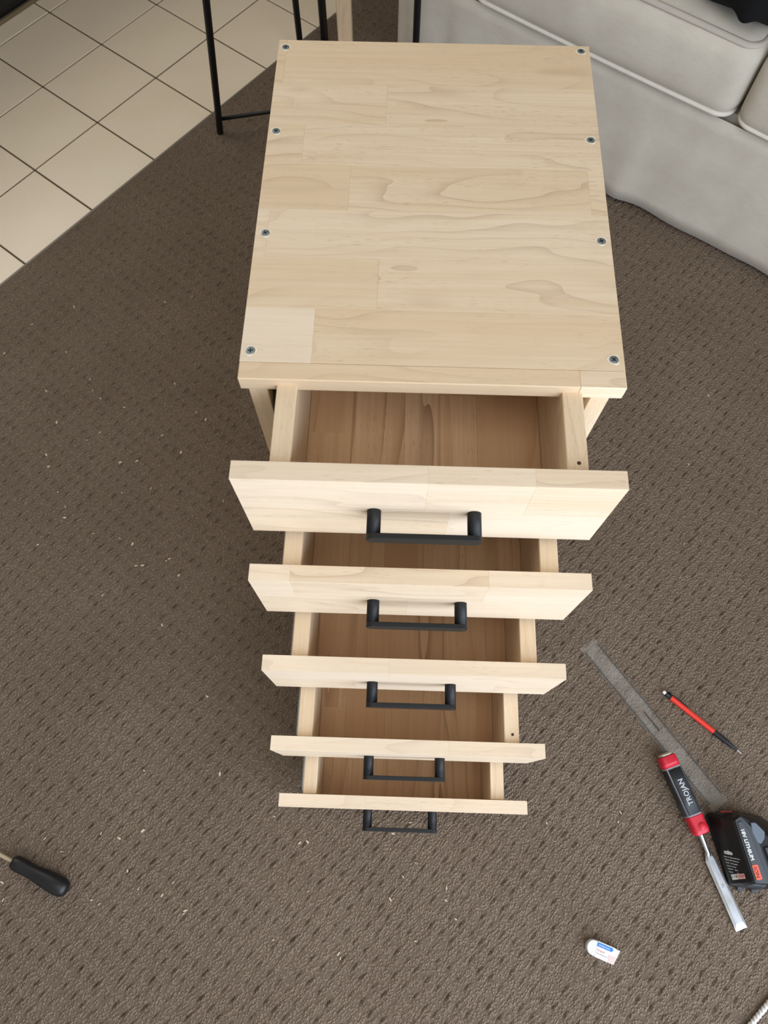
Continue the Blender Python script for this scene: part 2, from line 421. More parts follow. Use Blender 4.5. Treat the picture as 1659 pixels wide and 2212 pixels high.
# drawers: (x, y of front face, z of top edge below the unit's top, front height)
DR = [(.0016, -.10197, -.00029, .1300), (.0010, -.15602, -.13074, .1283), (.0006, -.22514, -.25925, .1262), (-.0009, -.30469, -.38578, .1295), (-.0024, -.37262, -.51618, .1300)]
FW, FT, BW = .350, .0178, .2865
fronts = [[(0, .065, [.5, .77], [-.35, -.25, -.1]), (.065, .13, [.57], [-.15, -.5])],
          [(0, .06, [.12, .7], [-.35, -.15, -.3]), (.06, .13, [.47], [-.2, -.3])],
          [(0, .055, [.42], [-.45, -.35]), (.055, .13, [.3, .8], [-.3, -.5, -.4])],
          [(0, .07, [.65], [-.4, -.3]), (.07, .13, [.25], [-.3, -.35])],
          [(0, .06, [.35], [-.35, -.3]), (.06, .13, [.6], [-.3, -.4])]]
handle_me = slide_me = None
for i, (xc, yf, zt, h) in enumerate(DR):
    z1 = TOPZ + zt; yb = yf + FT; L = .43
    sL, sR = xc - BW / 2 + .0005, xc + BW / 2 + .001
    bt = z1 - .112                                           # upper face of the drawer's bottom
    b = new()
    # bottom: narrow boards running front to back, each with its own tone, and the back board
    xs = [sL + .0195]
    rr = random.Random(40 + i)
    while xs[-1] < sR - .0195 - .07: xs.append(xs[-1] + rr.uniform(.035, .06))
    xs.append(sR - .0195)
    for a in range(len(xs) - 1):
        cut = yb + rr.choice([.05, .09, .14, .2, .3])
        for (ya, yc_) in ((yb + .0004, cut), (cut, yb + L - .019)):
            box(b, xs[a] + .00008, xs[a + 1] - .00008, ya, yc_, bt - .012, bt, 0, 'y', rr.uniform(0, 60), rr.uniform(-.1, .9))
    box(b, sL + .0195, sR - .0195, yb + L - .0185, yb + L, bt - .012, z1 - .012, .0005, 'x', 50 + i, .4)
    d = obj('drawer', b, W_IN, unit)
    # sides
    for (a, c, sd) in ((sL, sL + .0192, 0), (sR - .0192, sR, 1)):
        b = new(); box(b, a, c, yb + .0003, yb + L, z1 - .126, z1 - .009, .0008, 'y', 60 + i * 3 + sd, .15 + .2 * rr.random())
        if sd and i in (0, 3):                                # drilled hole near the front end
            lathe(b, [(z1 - .0089, .0019), (z1 - .0088, .0018)], 'z', 12, 1, origin=((a + c) / 2 + .001, yb + .011, 0))
        obj('drawer_side', b, [W_TOP, M_HOLE], d)
    # runner on each side
    for sgn, xx in ((-1, sL), (1, sR)):
        b = new(); x_a, x_b = sorted((xx + sgn * .0002, xx + sgn * .0062))
        box(b, x_a, x_b, yb + .004, yb + L, z1 - .085, z1 - .045, .001)
        x_a, x_b = sorted((xx + sgn * .0062, xx + sgn * .0072))
        box(b, x_a, x_b, yb + .008, yb + L, z1 - .079, z1 - .051, .0003)
        obj('drawer_slide', b, M_SLIDE, d)
    # front, glued up from staves
    b = new(); n = 0
    for (za, zb, js, tn) in fronts[i]:
        ee = [0] + js + [1]
        for a in range(len(ee) - 1):
            n += 1
            zlo, zhi = z1 - min(zb, h), z1 - za
            xa, xb = xc - FW / 2 + FW * ee[a], xc - FW / 2 + FW * ee[a + 1]
            g = .00002
            box(b, xa + (g if a else 0), xb - (g if a < len(js) else 0), yf, yb, zlo + (g if zb < h - .01 else 0), zhi - (g if za else 0), .00012, 'x', 100 + i * 9 + n * 2.3, tn[a])
    obj('drawer_front', b, W_TOP, d)
    # bar handle: two round posts and a stadium bar
    if handle_me is None:
        b = new(); R, PR, BT = .0069, .030, .0055
        pts = []
        for sx, a0 in ((1, -90), (-1, 90)):
            for s in range(13):
                a = math.radians(a0 + 180 * s / 12); pts.append((sx * .048 + R * math.cos(a), R * math.sin(a)))
        prism(b, pts, PR - BT, PR, .0006, 2)
        for sx in (-1, 1): lathe(b, [(0, R), (.0004, R - .0001), (PR - BT + .0002, R - .0001)], 'z', 24, 0, origin=(sx * .048, 0, 0))
        bmesh.ops.transform(b, matrix=Matrix(((1, 0, 0, 0), (0, 0, -1, 0), (0, 1, 0, 0), (0, 0, 0, 1))), verts=b.verts)
        ho = obj('drawer_handle', b, M_BLACK, d); handle_me = ho.data; wn(ho)
    else:
        ho = wn(link(bpy.data.objects.new('drawer_handle', handle_me), d))
    ho.location = (xc - .0012 + (.001 if i < 3 else -.0012), yf - .0001, z1 - .066)
    tag(ho, 'black bar handle')

# ------------------------------------------------------------------ sofa
t = NT('grey_linen'); oc = t.n('ShaderNodeTexCoord').outputs['Object']
c = t.mix(t.mr(t.noise(oc, 14, 3), .3, .7), srgb(197, 189, 174), srgb(209, 202, 187))
wv = t.math('ADD', t.noise(t.scale(oc, (900, 60, 900)), 1, 2), t.noise(t.scale(oc, (60, 900, 200)), 1, 2))
c = t.mix(t.mr(wv, .7, 1.3, 0, .18), c, srgb(160, 152, 142))
M_LINEN = t.set(Base_Color=c, Roughness=.95); t.b.inputs['Specular IOR Level'].default_value = .15
t.b.inputs['Sheen Weight'].default_value = .15
t.bump(wv, .25, .0006)
M_PIPE = plain('pale_piping_cloth', (222, 216, 202), .9)
M_SEAM = plain('seam_tape', (188, 180, 168), .95)
sofa = thing('sofa', 'pale grey linen sofa with a skirt down to the carpet and boxy seat cushions', 'sofa', (.4438, .9498, 0), math.atan2(-.5793, .8151))
SX0, SX1, SD, SH = -.62, 1.55, .86, .272
b = new()                                                     # skirt: a path round left end and front, falling to the floor in soft folds
path = [(SX0, y) for y in np.linspace(SD, .04, 22)] + [(SX0 + .04 - .04 * math.cos(a), .04 - .04 * math.sin(a)) for a in np.linspace(.2, 1.4, 6)] + [(x, 0.0) for x in np.linspace(SX0 + .045, SX1, 150)]
nz = 9; grid = []
for i, (px, py) in enumerate(path):
    p, nx_ = path[max(i - 1, 0)], path[min(i + 1, len(path) - 1)]
    dx, dy = nx_[0] - p[0], nx_[1] - p[1]; l = math.hypot(dx, dy); nrm = (dy / l, -dx / l)
    s = px - py
    fold = .003 * math.sin(s * 19) + .002 * math.sin(s * 43 + 1) + .010 * math.exp(-((px - .02 - .0) / .03) ** 2) * (py < .01) - .016 * math.exp(-((px + .47) / .010) ** 2) * (py < .01) + .012 * math.exp(-((px + .43) / .03) ** 2) * (py < .01) + .012 * math.exp(-((px + .53) / .03) ** 2) * (py < .01)
    colv = []
    for kz in range(nz + 1):
        f = kz / nz; off = fold * (f ** 1.3) * .8 + .002 * f
        if f > .55 and py < .01 : off += .004 * math.sin(s * 27 + 2) * (f - .55)
        colv.append(b.verts.new((px + nrm[0] * off, py + nrm[1] * off, SH * (1 - f) + .009 * f + (.0015 * math.sin(s * 21) + .001 if kz == nz else 0))))
    grid.append(colv)
for a, c_ in zip(grid, grid[1:]):
    for kz in range(nz): b.faces.new((a[kz], a[kz + 1], c_[kz + 1], c_[kz]))
sk = obj('skirt', b, M_LINEN, sofa, True)
m = sk.modifiers.new('solid', 'SOLIDIFY'); m.thickness = .002; m.offset = -1
b = new(); box(b, SX0 + .012, SX1 - .01, .02, SD - .01, .035, SH, .01, seg=2); obj('base', b, M_LINEN, sofa)
b = new(); rbox(b, SX0, -.418, -.002, SD, SH + .001, .60, .05, (10, 20, 12), (.008, .01, .012)); obj('arm', b, M_LINEN, sofa, True)
b = new(); rbox(b, -.416, SX1, .64, SD, SH + .001, .82, .06, (20, 8, 12), (0, .02, .02)); obj('backrest', b, M_LINEN, sofa, True)
def rrpath(x0, x1, y0, y1, r, bul, n=10):
    pts = [(x0, y1)] + [(x0, y) for y in np.linspace(y1 - .02, y0 + r + .01, 6)]
    pts += [(x0 + r - r * math.cos(a), y0 + r - r * math.sin(a)) for a in np.linspace(0, math.pi / 2, n)]
    pts += [(x, y0) for x in np.linspace(x0 + r + .02, x1 - r - .02, 24)]
    pts += [(x1 - r + r * math.sin(a), y0 + r - r * math.cos(a)) for a in np.linspace(0, math.pi / 2, n)]
    pts += [(x1, y) for y in np.linspace(y0 + r + .01, y1, 6)]
    return pts
for qi, (xa, xb) in enumerate(((-.412, .176), (.180, .775), (.779, 1.37))):
    ya, yb_, za, zb = -.016, .63, SH + .003, .418
    r = .034
    b = new(); rbox(b, xa, xb, ya, yb_, za, zb, r, (34, 26, 16), (.004, .012, .016))
    cu = obj('seat_cushion', b, M_LINEN, sofa, True)
    hx, cx = (xb - xa) / 2, (xa + xb) / 2
    pp = []
    for (x, y) in rrpath(xa + .006, xb - .006, ya + .006, yb_ - .05, r - .004, 0):
        f = max(0, 1 - ((x - cx) / hx) ** 2)
        pp.append((x, y - .003 * f, za + .010 + (0 if qi == 0 else .002)))
    b = new(); tube(b, pp, .0048, 8); obj('piping', b, M_PIPE, cu, True)
    a45 = r * (1 - math.cos(math.radians(50)))
    pp = []
    for (x, y) in rrpath(xa + a45, xb - a45, ya + a45, yb_ - .05, r - .006, 0):
        f = max(0, 1 - ((x - cx) / hx) ** 2)
        pp.append((x, y - .0035 * f, zb - .0075 + .004 * f))
    b = new(); tube(b, pp, .0056, 8, flat=.55, up=(0, -.7, .7)); obj('seam', b, M_SEAM, cu, True)
# black garment lying on the seat
b = new()
rs = np.random.default_rng(3)
def wob(p):
    return Vector((.012 * math.sin(p.y * 31 + p.z * 20), .010 * math.sin(p.x * 27 + 1), .010 * math.sin(p.x * 40 + p.y * 23)))
rbox(b, 0, .34, 0, .26, 0, .075, .026, (26, 20, 8), (.0, .0, .012), wob)
ga = obj('black_garment', b, plain('black_knit', (20, 20, 22), .95, 0, .2, .4), None, True)
ga.location = (.526, .838, .431); ga.rotation_euler = (0, 0, math.radians(22))
tag(ga, 'bundled black garment lying on the sofa seat cushion', 'garment')

# ------------------------------------------------------------------ furniture standing behind the drawer unit
M_PB = plain('black_powder_coat', (14, 14, 15), .45, 0, .4)
tb = thing('side_table', 'black tubular steel table frame with thin legs and a low rail, behind the drawer unit', 'table', (0, 0, 0))
P1, P4 = Vector((-.467, 1.113, 0)), Vector((-.005, 1.224, 0))
dv = Vector((-.233, .972, 0)) * .10
legs = [(P1, Vector((.075, .0, .62))), (P4, Vector((.0, .0, .62)))]
for p, d in legs:
    b = new(); tube(b, [p + Vector((0, 0, .001)), p + d * .5, p + d], .0078, 12); wn(obj('leg', b, M_PB, tb))
b = new(); tube(b, [P1 + Vector((.005, .003, .035)), P4 + Vector((-.008, -.002, .035))], .0045, 10); obj('low_rail', b, M_PB, tb, True)
b = new(); prism(b, [(P1 - dv + Vector((.03, 0, 0))).to_2d(), (P4 - dv + Vector((.03, 0, 0))).to_2d(), (P4 + dv + Vector((.03, 0, 0))).to_2d(), (P1 + dv + Vector((.03, 0, 0))).to_2d()], .6195, .64, .002)
obj('table_top', b, plain('dark_table_board', (46, 40, 36), .5), tb)
st = thing('bar_stool', 'black steel stool whose two near legs stand side by side behind the drawer unit', 'stool', (0, 0, 0))
for (x, y, r) in ((-.2946, 1.405, .0078), (-.232, 1.407, .0098), (-.347, 1.757, .0078), (-.272, 1.760, .0098)):
    b = new(); tube(b, [(x, y, .001), (x, y, .2), (x, y, .44)], r, 12); wn(obj('leg', b, M_PB, st))
b = new(); box(b, -.370, -.21, 1.38, 1.785, .44, .465, .006, seg=2); obj('seat', b, M_PB, st)
wc = thing('wooden_post', 'pale square wooden post standing beside the black steel legs behind the drawer unit', 'post', (-.179, 1.409, 0))
b = new(); box(b, -.018, .018, -.018, .018, .001, .95, .002, 'z', 70, .3); obj('upright', b, W_TOP, wc)
b = new(); box(b, -.018, .018, -.24, -.0185, .0005, .03, .002, 'y', 79, .3); obj('foot', b, W_TOP, wc)

bc = thing('media_cabinet', 'low black cabinet standing on the tiles in the far left corner', 'cabinet', room(.2, 1.761, 0), TH)
M_GB = plain('black_laminate', (13, 12, 12), .5)
b = new(); box(b, -.5, 1.6, .004, .42, .0, .46, .002); obj('body', b, M_GB, bc)
b = new(); box(b, -.5, 1.6, -.006, .003, -.0036, .006, .001); obj('plinth_strip', b, plain('tan_sealant', (120, 104, 78), .7), bc)
for q_ in range(3):
    b = new(); box(b, -.497 + .7 * q_, .197 + .7 * q_, -.012, .003, .03, .45, .002); dd = obj('door', b, M_GB, bc)
b = new(); box(b, -.51, 1.61, -.014, .43, .461, .48, .002); obj('cabinet_top', b, M_GB, bc)

# ------------------------------------------------------------------ tools on the carpet
# clear ruler
rl = thing('ruler', 'clear plastic ruler lying on the carpet under the chisel handle', 'ruler', (.4178, -.2230, .0009), math.atan2(-.2585, .1965))
t = NT('clear_acrylic'); oc = t.n('ShaderNodeTexCoord').outputs['Object']
t.set(Base_Color=srgb(214, 212, 202), Roughness=t.mr(t.noise(oc, 60, 3), .3, .7, .12, .3), Transmission_Weight=0.0, Alpha=t.mr(t.noise(oc, 25, 4), .35, .75, .05, .17), IOR=1.45)
t.b.inputs['Specular IOR Level'].default_value = .8
M_CLEAR = t.m
RL, RWd = .3235, .0335
b = new()
xs = [-RL / 2, RL / 2]; sec = [(-RWd / 2, 0.0), (-RWd / 2, .0012), (-RWd / 2 + .0085, .0026), (RWd / 2 - .0085, .0026), (RWd / 2, .0012), (RWd / 2, 0.0)]
A = [[b.verts.new((x, y, z)) for (y, z) in sec] for x in xs]
for i in range(6): b.faces.new((A[0][i], A[1][i], A[1][(i + 1) % 6], A[0][(i + 1) % 6]))
b.faces.new(A[0][::-1]); b.faces.new(A[1]); bmesh.ops.recalc_face_normals(b, faces=b.faces)
obj('blade', b, M_CLEAR, rl)
M_INK = plain('black_print', (38, 34, 30), .7)
b = new()
for i in range(301):
    x = -.150 + i * .001; ln = .0062 if i % 10 == 0 else (.0048 if i % 5 == 0 else .0034)
    for s in (-1, 1):
        y0, y1 = sorted((s * (RWd / 2 - .0007), s * (RWd / 2 - .0007 - ln)))
        z0 = .0013 + (.0007 / .0085) * .0014; z1 = .0013 + ((.0007 + ln) / .0085) * .0014
        zz = (z0, z1) if s < 0 else (z1, z0)
        vs = [b.verts.new(p) for p in ((x - .00022, y0, zz[0] + .0001), (x + .00022, y0, zz[0] + .0001), (x + .00022, y1, zz[1] + .0001), (x - .00022, y1, zz[1] + .0001))]
        b.faces.new(vs)
tag(obj('graduation_marks', b, M_INK, rl), 'black millimetre marks along both edges', kind='stuff')
b = new()
for i in range(16):
    x = -.0185 + i * .0024
    box(b, x, x + .0017, -.0012 + random.uniform(-.0005, .0005), .0012, .00262, .00275)
tag(obj('centre_print', b, M_INK, rl), 'worn dark print along the middle')

# mechanical pencil
pc = thing('mechanical_pencil', 'red and black mechanical pencil with a white eraser end lying on the carpet', 'pencil', (.4421, -.1731, .0044), math.atan2(-.0977, .1184))
M_RED = plain('red_plastic', (232, 58, 44), .35); M_WHITE = plain('white_rubber', (226, 222, 212), .7); M_STEEL = plain('bright_steel', (205, 208, 212), .28, 1.0)
M_GRIP = plain('black_grip', (24, 24, 25), .6)
PL = .1535
for nm, prof, mt in (('eraser_tip', [(0, .0016), (.0008, .0029), (.0065, .0030)], M_WHITE), ('cap', [(.0062, .0037), (.0068, .0040), (.0160, .0040)], M_BLACKR),
                     ('barrel', [(.0160, .0041), (.0164, .0043), (.100, .0043), (.1005, .0042)], M_RED),
                     ('grip', [(.1005, .0041), (.101, .0044), (.126, .0044), (.134, .0036), (.1445, .0018)], M_GRIP),
                     ('metal_tip', [(.1440, .0016), (.1462, .0011), (.1470, .0006), (PL, .0004)], M_STEEL)):
    b = new(); lathe(b, prof, 'x', 16); wn(obj(nm, b, mt, pc))
b = new(); box(b, .0075, .047, .0030, .0056, .0008, .0022, .0004); box(b, .0075, .012, .0010, .0050, .0008, .0022, .0003); obj('clip', b, M_BLACKR, pc)
b = new()
for i in range(6): lathe(b, [(.103 + i * .0036, .0043), (.1035 + i * .0036, .0047), (.105 + i * .0036, .0047), (.1055 + i * .0036, .0043)], 'x', 14)
obj('grip_ridge', b, M_GRIP, pc)

# chisel: local x towards the tip
ch = thing('chisel', 'wood chisel with a red and black handle lying across the clear ruler', 'chisel', (.4281, -.2760, 0), math.atan2(-.2496, .0934))
M_CRED = plain('red_handle_plastic', (206, 32, 52), .38); M_CBLK = plain('black_handle_rubber', (40, 43, 46), .55); M_CGREY = plain('grey_moulding', (150, 148, 152), .5)
M_BLADE = NT('ground_steel'); oc = M_BLADE.n('ShaderNodeTexCoord').outputs['Object']
cc = M_BLADE.mix(M_BLADE.mr(M_BLADE.noise(M_BLADE.scale(oc, (30, 90, 1)), 1, 3), .4, .75), srgb(214, 216, 218), srgb(168, 164, 158))
M_BLADE = M_BLADE.set(Base_Color=cc, Roughness=.32, Metallic=.75)
hz = .0182
def hl(nm, prof, mt, sq=.9, zs=.92, lab=None):
    b = new(); lathe(b, prof, 'x', 28, 0, sq, (0, 0, hz), zs); o = wn(obj(nm, b, mt, ch))
    if lab: tag(o, lab)
    return o
hl('strike_cap', [(-.0012, .0088), (0, .0112), (.0045, .0120)], plain('zinc_cap', (222, 216, 198), .35, .6), .6, lab='pale metal strike cap')
hl('collar', [(.0030, .0125), (.0040, .0136), (.014, .0146), (.0215, .0137)], M_CRED)
hl('grip_core', [(.0205, .0136), (.0215, .0139), (.060, .0134), (.097, .0131), (.0985, .0128)], M_CGREY, lab='grey moulding under the black panels')
b = new()                                                     # black rubber panels sit a little proud of the grey core on four sides
for sd in range(4):
    pts = []
    for x in (.0238, .045, .070, .0952):
        rr_ = .0139 - (x - .02) * .0105; row = []
        for yv in np.linspace(-.0106, .0106, 7):
            row.append((x, yv, rr_ * (1.0 - .10 * (yv / .0106) ** 2) + .0004))
        pts.append(row)
    m = Matrix.Rotation(sd * math.pi / 2, 3, 'X')
    g2 = []
    for row in pts:
        rowv = []
        for p in row:
            q_ = m @ Vector(p); rowv.append(b.verts.new((q_.x, q_.y, q_.z * .92 + hz)))
        g2.append(rowv)
    for a, c_ in zip(g2, g2[1:]):
        for kk in range(6): b.faces.new((a[kk], c_[kk], c_[kk + 1], a[kk + 1]))
bmesh.ops.recalc_face_normals(b, faces=b.faces)
pn = obj('grip_panel', b, M_CBLK, ch, True); m = pn.modifiers.new('s', 'SOLIDIFY'); m.thickness = .0010; m.offset = 0
hl('bolster', [(.0975, .0131), (.0985, .0136), (.107, .0128), (.113, .0130), (.119, .0134), (.1245, .0122), (.1262, .0090)], M_CRED)
b = new(); lathe(b, [(0, .0062), (.0012, .0058), (.0020, .0030), (.0022, .0004)], 'z', 20, 0, origin=(.1145, .0025, hz + .0112)); obj('thumb_pad', b, M_CRED, ch, True)
b = new(); lathe(b, [(.125, .0046), (.128, .0043), (.150, .0036), (.156, .0040), (.161, .0044)], 'x', 18, 0, 0, (0, 0, .0135), 1.0)
for vtx in b.verts:
    if vtx.co.x > .13: vtx.co.z -= (vtx.co.x - .13) * .22
wn(obj('shank', b, M_STEEL, ch))
b = new()                                                     # bevel-edged blade
xs = [.1545, .160, .166, .2575, .2672]; hw = [.0042, .0055, .0088, .0095, .0096]; tw = [.0030, .0036, .0050, .0056, .0090]; tz = [.0040, .0040, .0038, .0032, .0003]
zb = lambda x: .0060 - (x - .155) * .030
R_ = []
for x, hh, tt, zz in zip(xs, hw, tw, tz):
    R_.append([b.verts.new((x, y, zb(x) + z)) for (y, z) in ((-hh, 0), (-hh, min(.0012, zz)), (-tt, zz), (tt, zz), (hh, min(.0012, zz)), (hh, 0))])
for a, c_ in zip(R_, R_[1:]):
    for kk in range(6): b.faces.new((a[kk], a[(kk + 1) % 6], c_[(kk + 1) % 6], c_[kk]))
b.faces.new(R_[0][::-1]); b.faces.new(R_[-1]); bmesh.ops.recalc_face_normals(b, faces=b.faces)
for f in b.faces:                                             # flat between the bevels darkened: its dimmer reflection is put into the colour
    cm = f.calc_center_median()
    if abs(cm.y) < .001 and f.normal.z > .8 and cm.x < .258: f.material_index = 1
tb_ = NT('dim_reflection_steel'); oc = tb_.n('ShaderNodeTexCoord').outputs['Object']
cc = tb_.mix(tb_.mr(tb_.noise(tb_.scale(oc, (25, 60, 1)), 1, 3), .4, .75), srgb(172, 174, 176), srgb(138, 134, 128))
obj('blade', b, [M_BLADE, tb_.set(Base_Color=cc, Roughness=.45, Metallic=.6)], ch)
M_LT = plain('silver_print', (196, 198, 200), .5)
# lettering runs up the handle, tops of the letters to the left
text('lettering', 'TROJAN', .0118, M_LT, ch, frame((.0815, .0042, hz + .01315), (-1, 0, .014), (0, -1, 0)), .0002, 'LEFT', .93, .0002)
text('size_mark', '16', .0060, plain('etched_grey', (130, 130, 130), .5), ch, frame((.207, .0022, zb(.205) + .0037), (-1, 0, .03), (0, -1, 0)) , .00006, 'LEFT')

# battery pack, local x = towards the bottom of the photograph along its length, local y = to the right
bt_ang = math.atan2(-.983, .185)
bat = thing('battery', 'black and grey 18 volt tool battery pack lying beside the chisel', 'battery', (.4885, -.3680, 0), bt_ang)
def bl(x, y):
    dx, dy = x - .4885, y + .3680; c_, s_ = math.cos(bt_ang), math.sin(bt_ang)
    return (dx * c_ + dy * s_, -dx * s_ + dy * c_)
M_BB = plain('black_battery_case', (17, 17, 18), .38, 0, .5); M_BG = plain('dark_grey_battery_case', (64, 68, 73), .5); M_BS = plain('slate_insert', (104, 114, 126), .5)
HB = .055
base = [bl(*p) for p in ((.4885, -.3685), (.5095, -.4640), (.516, -.4680), (.570, -.4700), (.612, -.4430), (.612, -.3960), (.574, -.3660), (.5330, -.3585), (.4935, -.3630))]
top = [bl(*p) for p in ((.5075, -.3725), (.5250, -.4560), (.5285, -.4590), (.5480, -.4590), (.5720, -.4500), (.5680, -.4020), (.5370, -.3735), (.5200, -.3645), (.5115, -.3680))]
b = new()
mid = [tuple(np.array(p) * .55 + np.array(q_) * .45 + (0, 0)) for p, q_ in zip(base, top)]
R_ = [[b.verts.new((x, y, z)) for x, y in ring] for ring, z in ((base, .001), ([(p[0], p[1]) for p in base], .010), (mid, .034), (top, HB - .003), ([tuple(np.array(p) * .97 + np.array(np.mean(top, 0)) * .03) for p in top], HB))]
n = len(base)
for a, c_ in zip(R_, R_[1:]):
    for kk in range(n): b.faces.new((a[kk], a[(kk + 1) % n], c_[(kk + 1) % n], c_[kk]))
b.faces.new(R_[0][::-1]); b.faces.new(R_[-1]); bmesh.ops.recalc_face_normals(b, faces=b.faces)
obj('case', b, M_BB, bat)
def tz_(pts, z): return [bl(*p) for p in pts]
b = new(); prism(b, tz_([(.5100, -.3722), (.5268, -.4555), (.5300, -.4578), (.5482, -.4578), (.5530, -.4520), (.5390, -.3860), (.5205, -.3668), (.5160, -.3680)], 0), HB + .0001, HB + .0030, .0012, 2)
obj('side_cover', b, M_BG, bat)
b = new(); prism(b, tz_([(.5128, -.3750), (.5290, -.4530), (.5330, -.4555), (.5440, -.4550), (.5465, -.4520), (.5295, -.3870), (.5200, -.3728)], 0), HB + .0031, HB + .0042, .0008, 2)
obj('raised_band', b, plain('grey_band', (72, 75, 79), .5), bat)
b = new(); prism(b, tz_([(.5335, -.3745), (.5410, -.3745), (.5530, -.3870), (.5510, -.3965), (.5450, -.4040), (.5390, -.4020), (.5335, -.3880)], 0), HB - .004, HB + .0036, .0012, 2)
obj('slate_panel', b, M_BS, bat)
b = new(); prism(b, tz_([(.5490, -.4090), (.5660, -.4060), (.5700, -.4330), (.5610, -.4390), (.5540, -.4300)], 0), HB - .003, HB + .0040, .0012, 2)
obj('release_button', b, M_BG, bat)
b = new(); prism(b, tz_([(.5540, -.4160), (.5600, -.4150), (.5620, -.4260), (.5562, -.4280)], 0), HB + .0040, HB + .0050, .0006)
obj('button_pad', b, M_BS, bat)
b = new()                                                     # ribs at the lower end
for i in range(6):
    f = (i + .5) / 6; p = np.array(bl(.5135, -.4625)) * (1 - f) + np.array(bl(.5450, -.4690)) * f
    q_ = np.array(bl(.5290, -.4585)) * (1 - f) + np.array(bl(.5470, -.4590)) * f
    tube(b, [(p[0] + .001, p[1], .012), ((p[0] + q_[0]) / 2 + .0028, (p[1] + q_[1]) / 2, .034), (q_[0] + .0006, q_[1], HB - .004)], .0016, 6)
obj('rib', b, M_BG, bat, True)['kind'] = 'stuff'
for (x, y) in ((.5240, -.4710), (.5450, -.4725)):
    px, py = bl(x, y); b = new(); lathe(b, [(.004, .004), (.012, .004)], 'z', 10, 0, origin=(px - .001, py, 0)); obj('foot', b, M_BG, bat)
M_WT = plain('white_print', (232, 232, 228), .6); M_OR = plain('orange_print', (240, 105, 80), .6)
ax = Vector((*[a - c_ for a, c_ in zip(bl(.5330, -.4520), bl(.5180, -.3810))], 0)).normalized()
az = HB + .0043
o0 = Vector((*bl(.5158, -.3842), az))
text('lettering', '18V LITHIUM', .0078, M_WT, bat, frame(o0 , ax, (-ax.y, ax.x, 0)), .0002, 'LEFT', 1.0, .00022)
p0 = o0 + ax * .0515
q4 = [p0 + ax * a + Vector((-ax.y, ax.x, 0)) * c_ for a, c_ in ((.0, -.0013), (.0185, -.0013), (.0195, -.0003), (.0195, .0068), (.0185, .0078), (.0, .0078), (-.0008, .007), (-.0008, -.0006))]
b = new(); prism(b, [(v_.x, v_.y) for v_ in q4], az - .0002, az + .00015); obj('orange_patch', b, M_OR, bat)
text('lettering', 'ION', .0078, plain('brown_print', (110, 45, 35), .6), bat, frame(p0 + ax * .0018 + Vector((0, 0, .0003)), ax, (-ax.y, ax.x, 0)), .0002, 'LEFT', 1.05)
# label on the sloping black side
e0 = Vector((*base[0], .010)); e1 = Vector((*base[1], .010)); f0 = Vector((*top[0], HB - .003)); f1 = Vector((*top[1], HB - .003))
def onside(s, tt): return (e0 * (1 - s) + e1 * s) * (1 - tt) + (f0 * (1 - s) + f1 * s) * tt
nrm = (e1 - e0).cross(f0 - e0).normalized()
if nrm.z < 0: nrm = -nrm
def lab(s, tt): return onside(s, tt) + nrm * .0022
xd = (f0 - e0).normalized(); yd = -(e1 - e0).normalized()
text('label_print', 'ozito', .0088, M_WT, bat, frame(lab(.55, .26), xd, yd), .0001, 'LEFT', .85, .0003)
for s_, st_, sz in ((.60, 'Power X Change Slide Pack', .0026), (.645, 'Battery 18V Lithium ion', .0026), (.69, 'Model    Rechargeable', .0024), (.735, 'Lithium Ion battery', .0022), (.78, 'Rated 18V     Type Li', .0022), (.825, 'Capacity            Wh', .0022)):
    text('label_print', st_, sz, M_WT, bat, frame(lab(s_, .20), xd, yd), .00005, 'LEFT', 1.0)
b = new()
def quad(s0, s1, t0, t1, lift, mi):
    vs = [b.verts.new(onside(s_, t_) + nrm * (.0022 + lift)) for s_, t_ in ((s0, t0), (s1, t0), (s1, t1), (s0, t1))]
    f = b.faces.new(vs); f.material_index = mi
for kk in range(7):
    a0 = .24 + kk * .085
    quad(.865, .945, a0, a0 + .080, 0, 0 if kk < 3 else 1)
    quad(.88, .92, a0 + .02 + .01 * (kk % 2), a0 + .045 + .012 * (kk % 3), .0001, 2 if kk < 3 else 3)
bmesh.ops.recalc_face_normals(b, faces=b.faces)
obj('warning_icons', b, [M_WT, plain('pink_print', (226, 176, 166), .6), plain('black_icon_print', (60, 56, 54), .6), plain('red_icon_print', (150, 60, 50), .6)], bat)
b = new(); prism(b, tz_([(.5000, -.3600), (.5200, -.3585), (.5180, -.3610), (.5010, -.3620)], 0), .028, .034, .0005); obj('red_edge', b, plain('red_trim', (150, 44, 34), .5), bat)

# eraser, local x along its length
era = thing('eraser', 'small white eraser in a printed paper sleeve lying on the carpet', 'eraser', (.2830, -.5525, .0005), math.atan2(-.335, .94))
rad, HE, EH = .0108, .0108, .0115
pts = []
for a in np.linspace(90, 270, 15): pts.append((.0100 + .0105 * math.cos(math.radians(a)) , .0106 * math.sin(math.radians(a))))
pts = pts + [(.0430, -.0106), (.0480, .0106)]
b = new(); prism(b, pts, 0, EH, .0012, 3); obj('rubber', b, plain('white_vinyl', (228, 230, 224), .6), era)
b = new(); prism(b, [(.0132, -.0110), (.0425, -.0110), (.0452, -.0000), (.0405, .0110), (.0132, .0110)], -.0002, EH + .0004, .0004)
obj('sleeve', b, plain('white_paper', (240, 238, 234), .8), era)
zt_ = EH + .00045
b = new(); prism(b, [(.0136, .0040), (.0350, .0040), (.0375, .0062), (.0368, .0096), (.0136, .0096)], zt_, zt_ + .00012); obj('blue_band', b, plain('blue_print', (48, 130, 208), .7), era)
text('lettering', 'studymate', .0042, M_WT, era, frame((.0155, .0056, zt_ + .0002), (1, 0, 0), (0, 1, 0)), .00008, 'LEFT', .98)
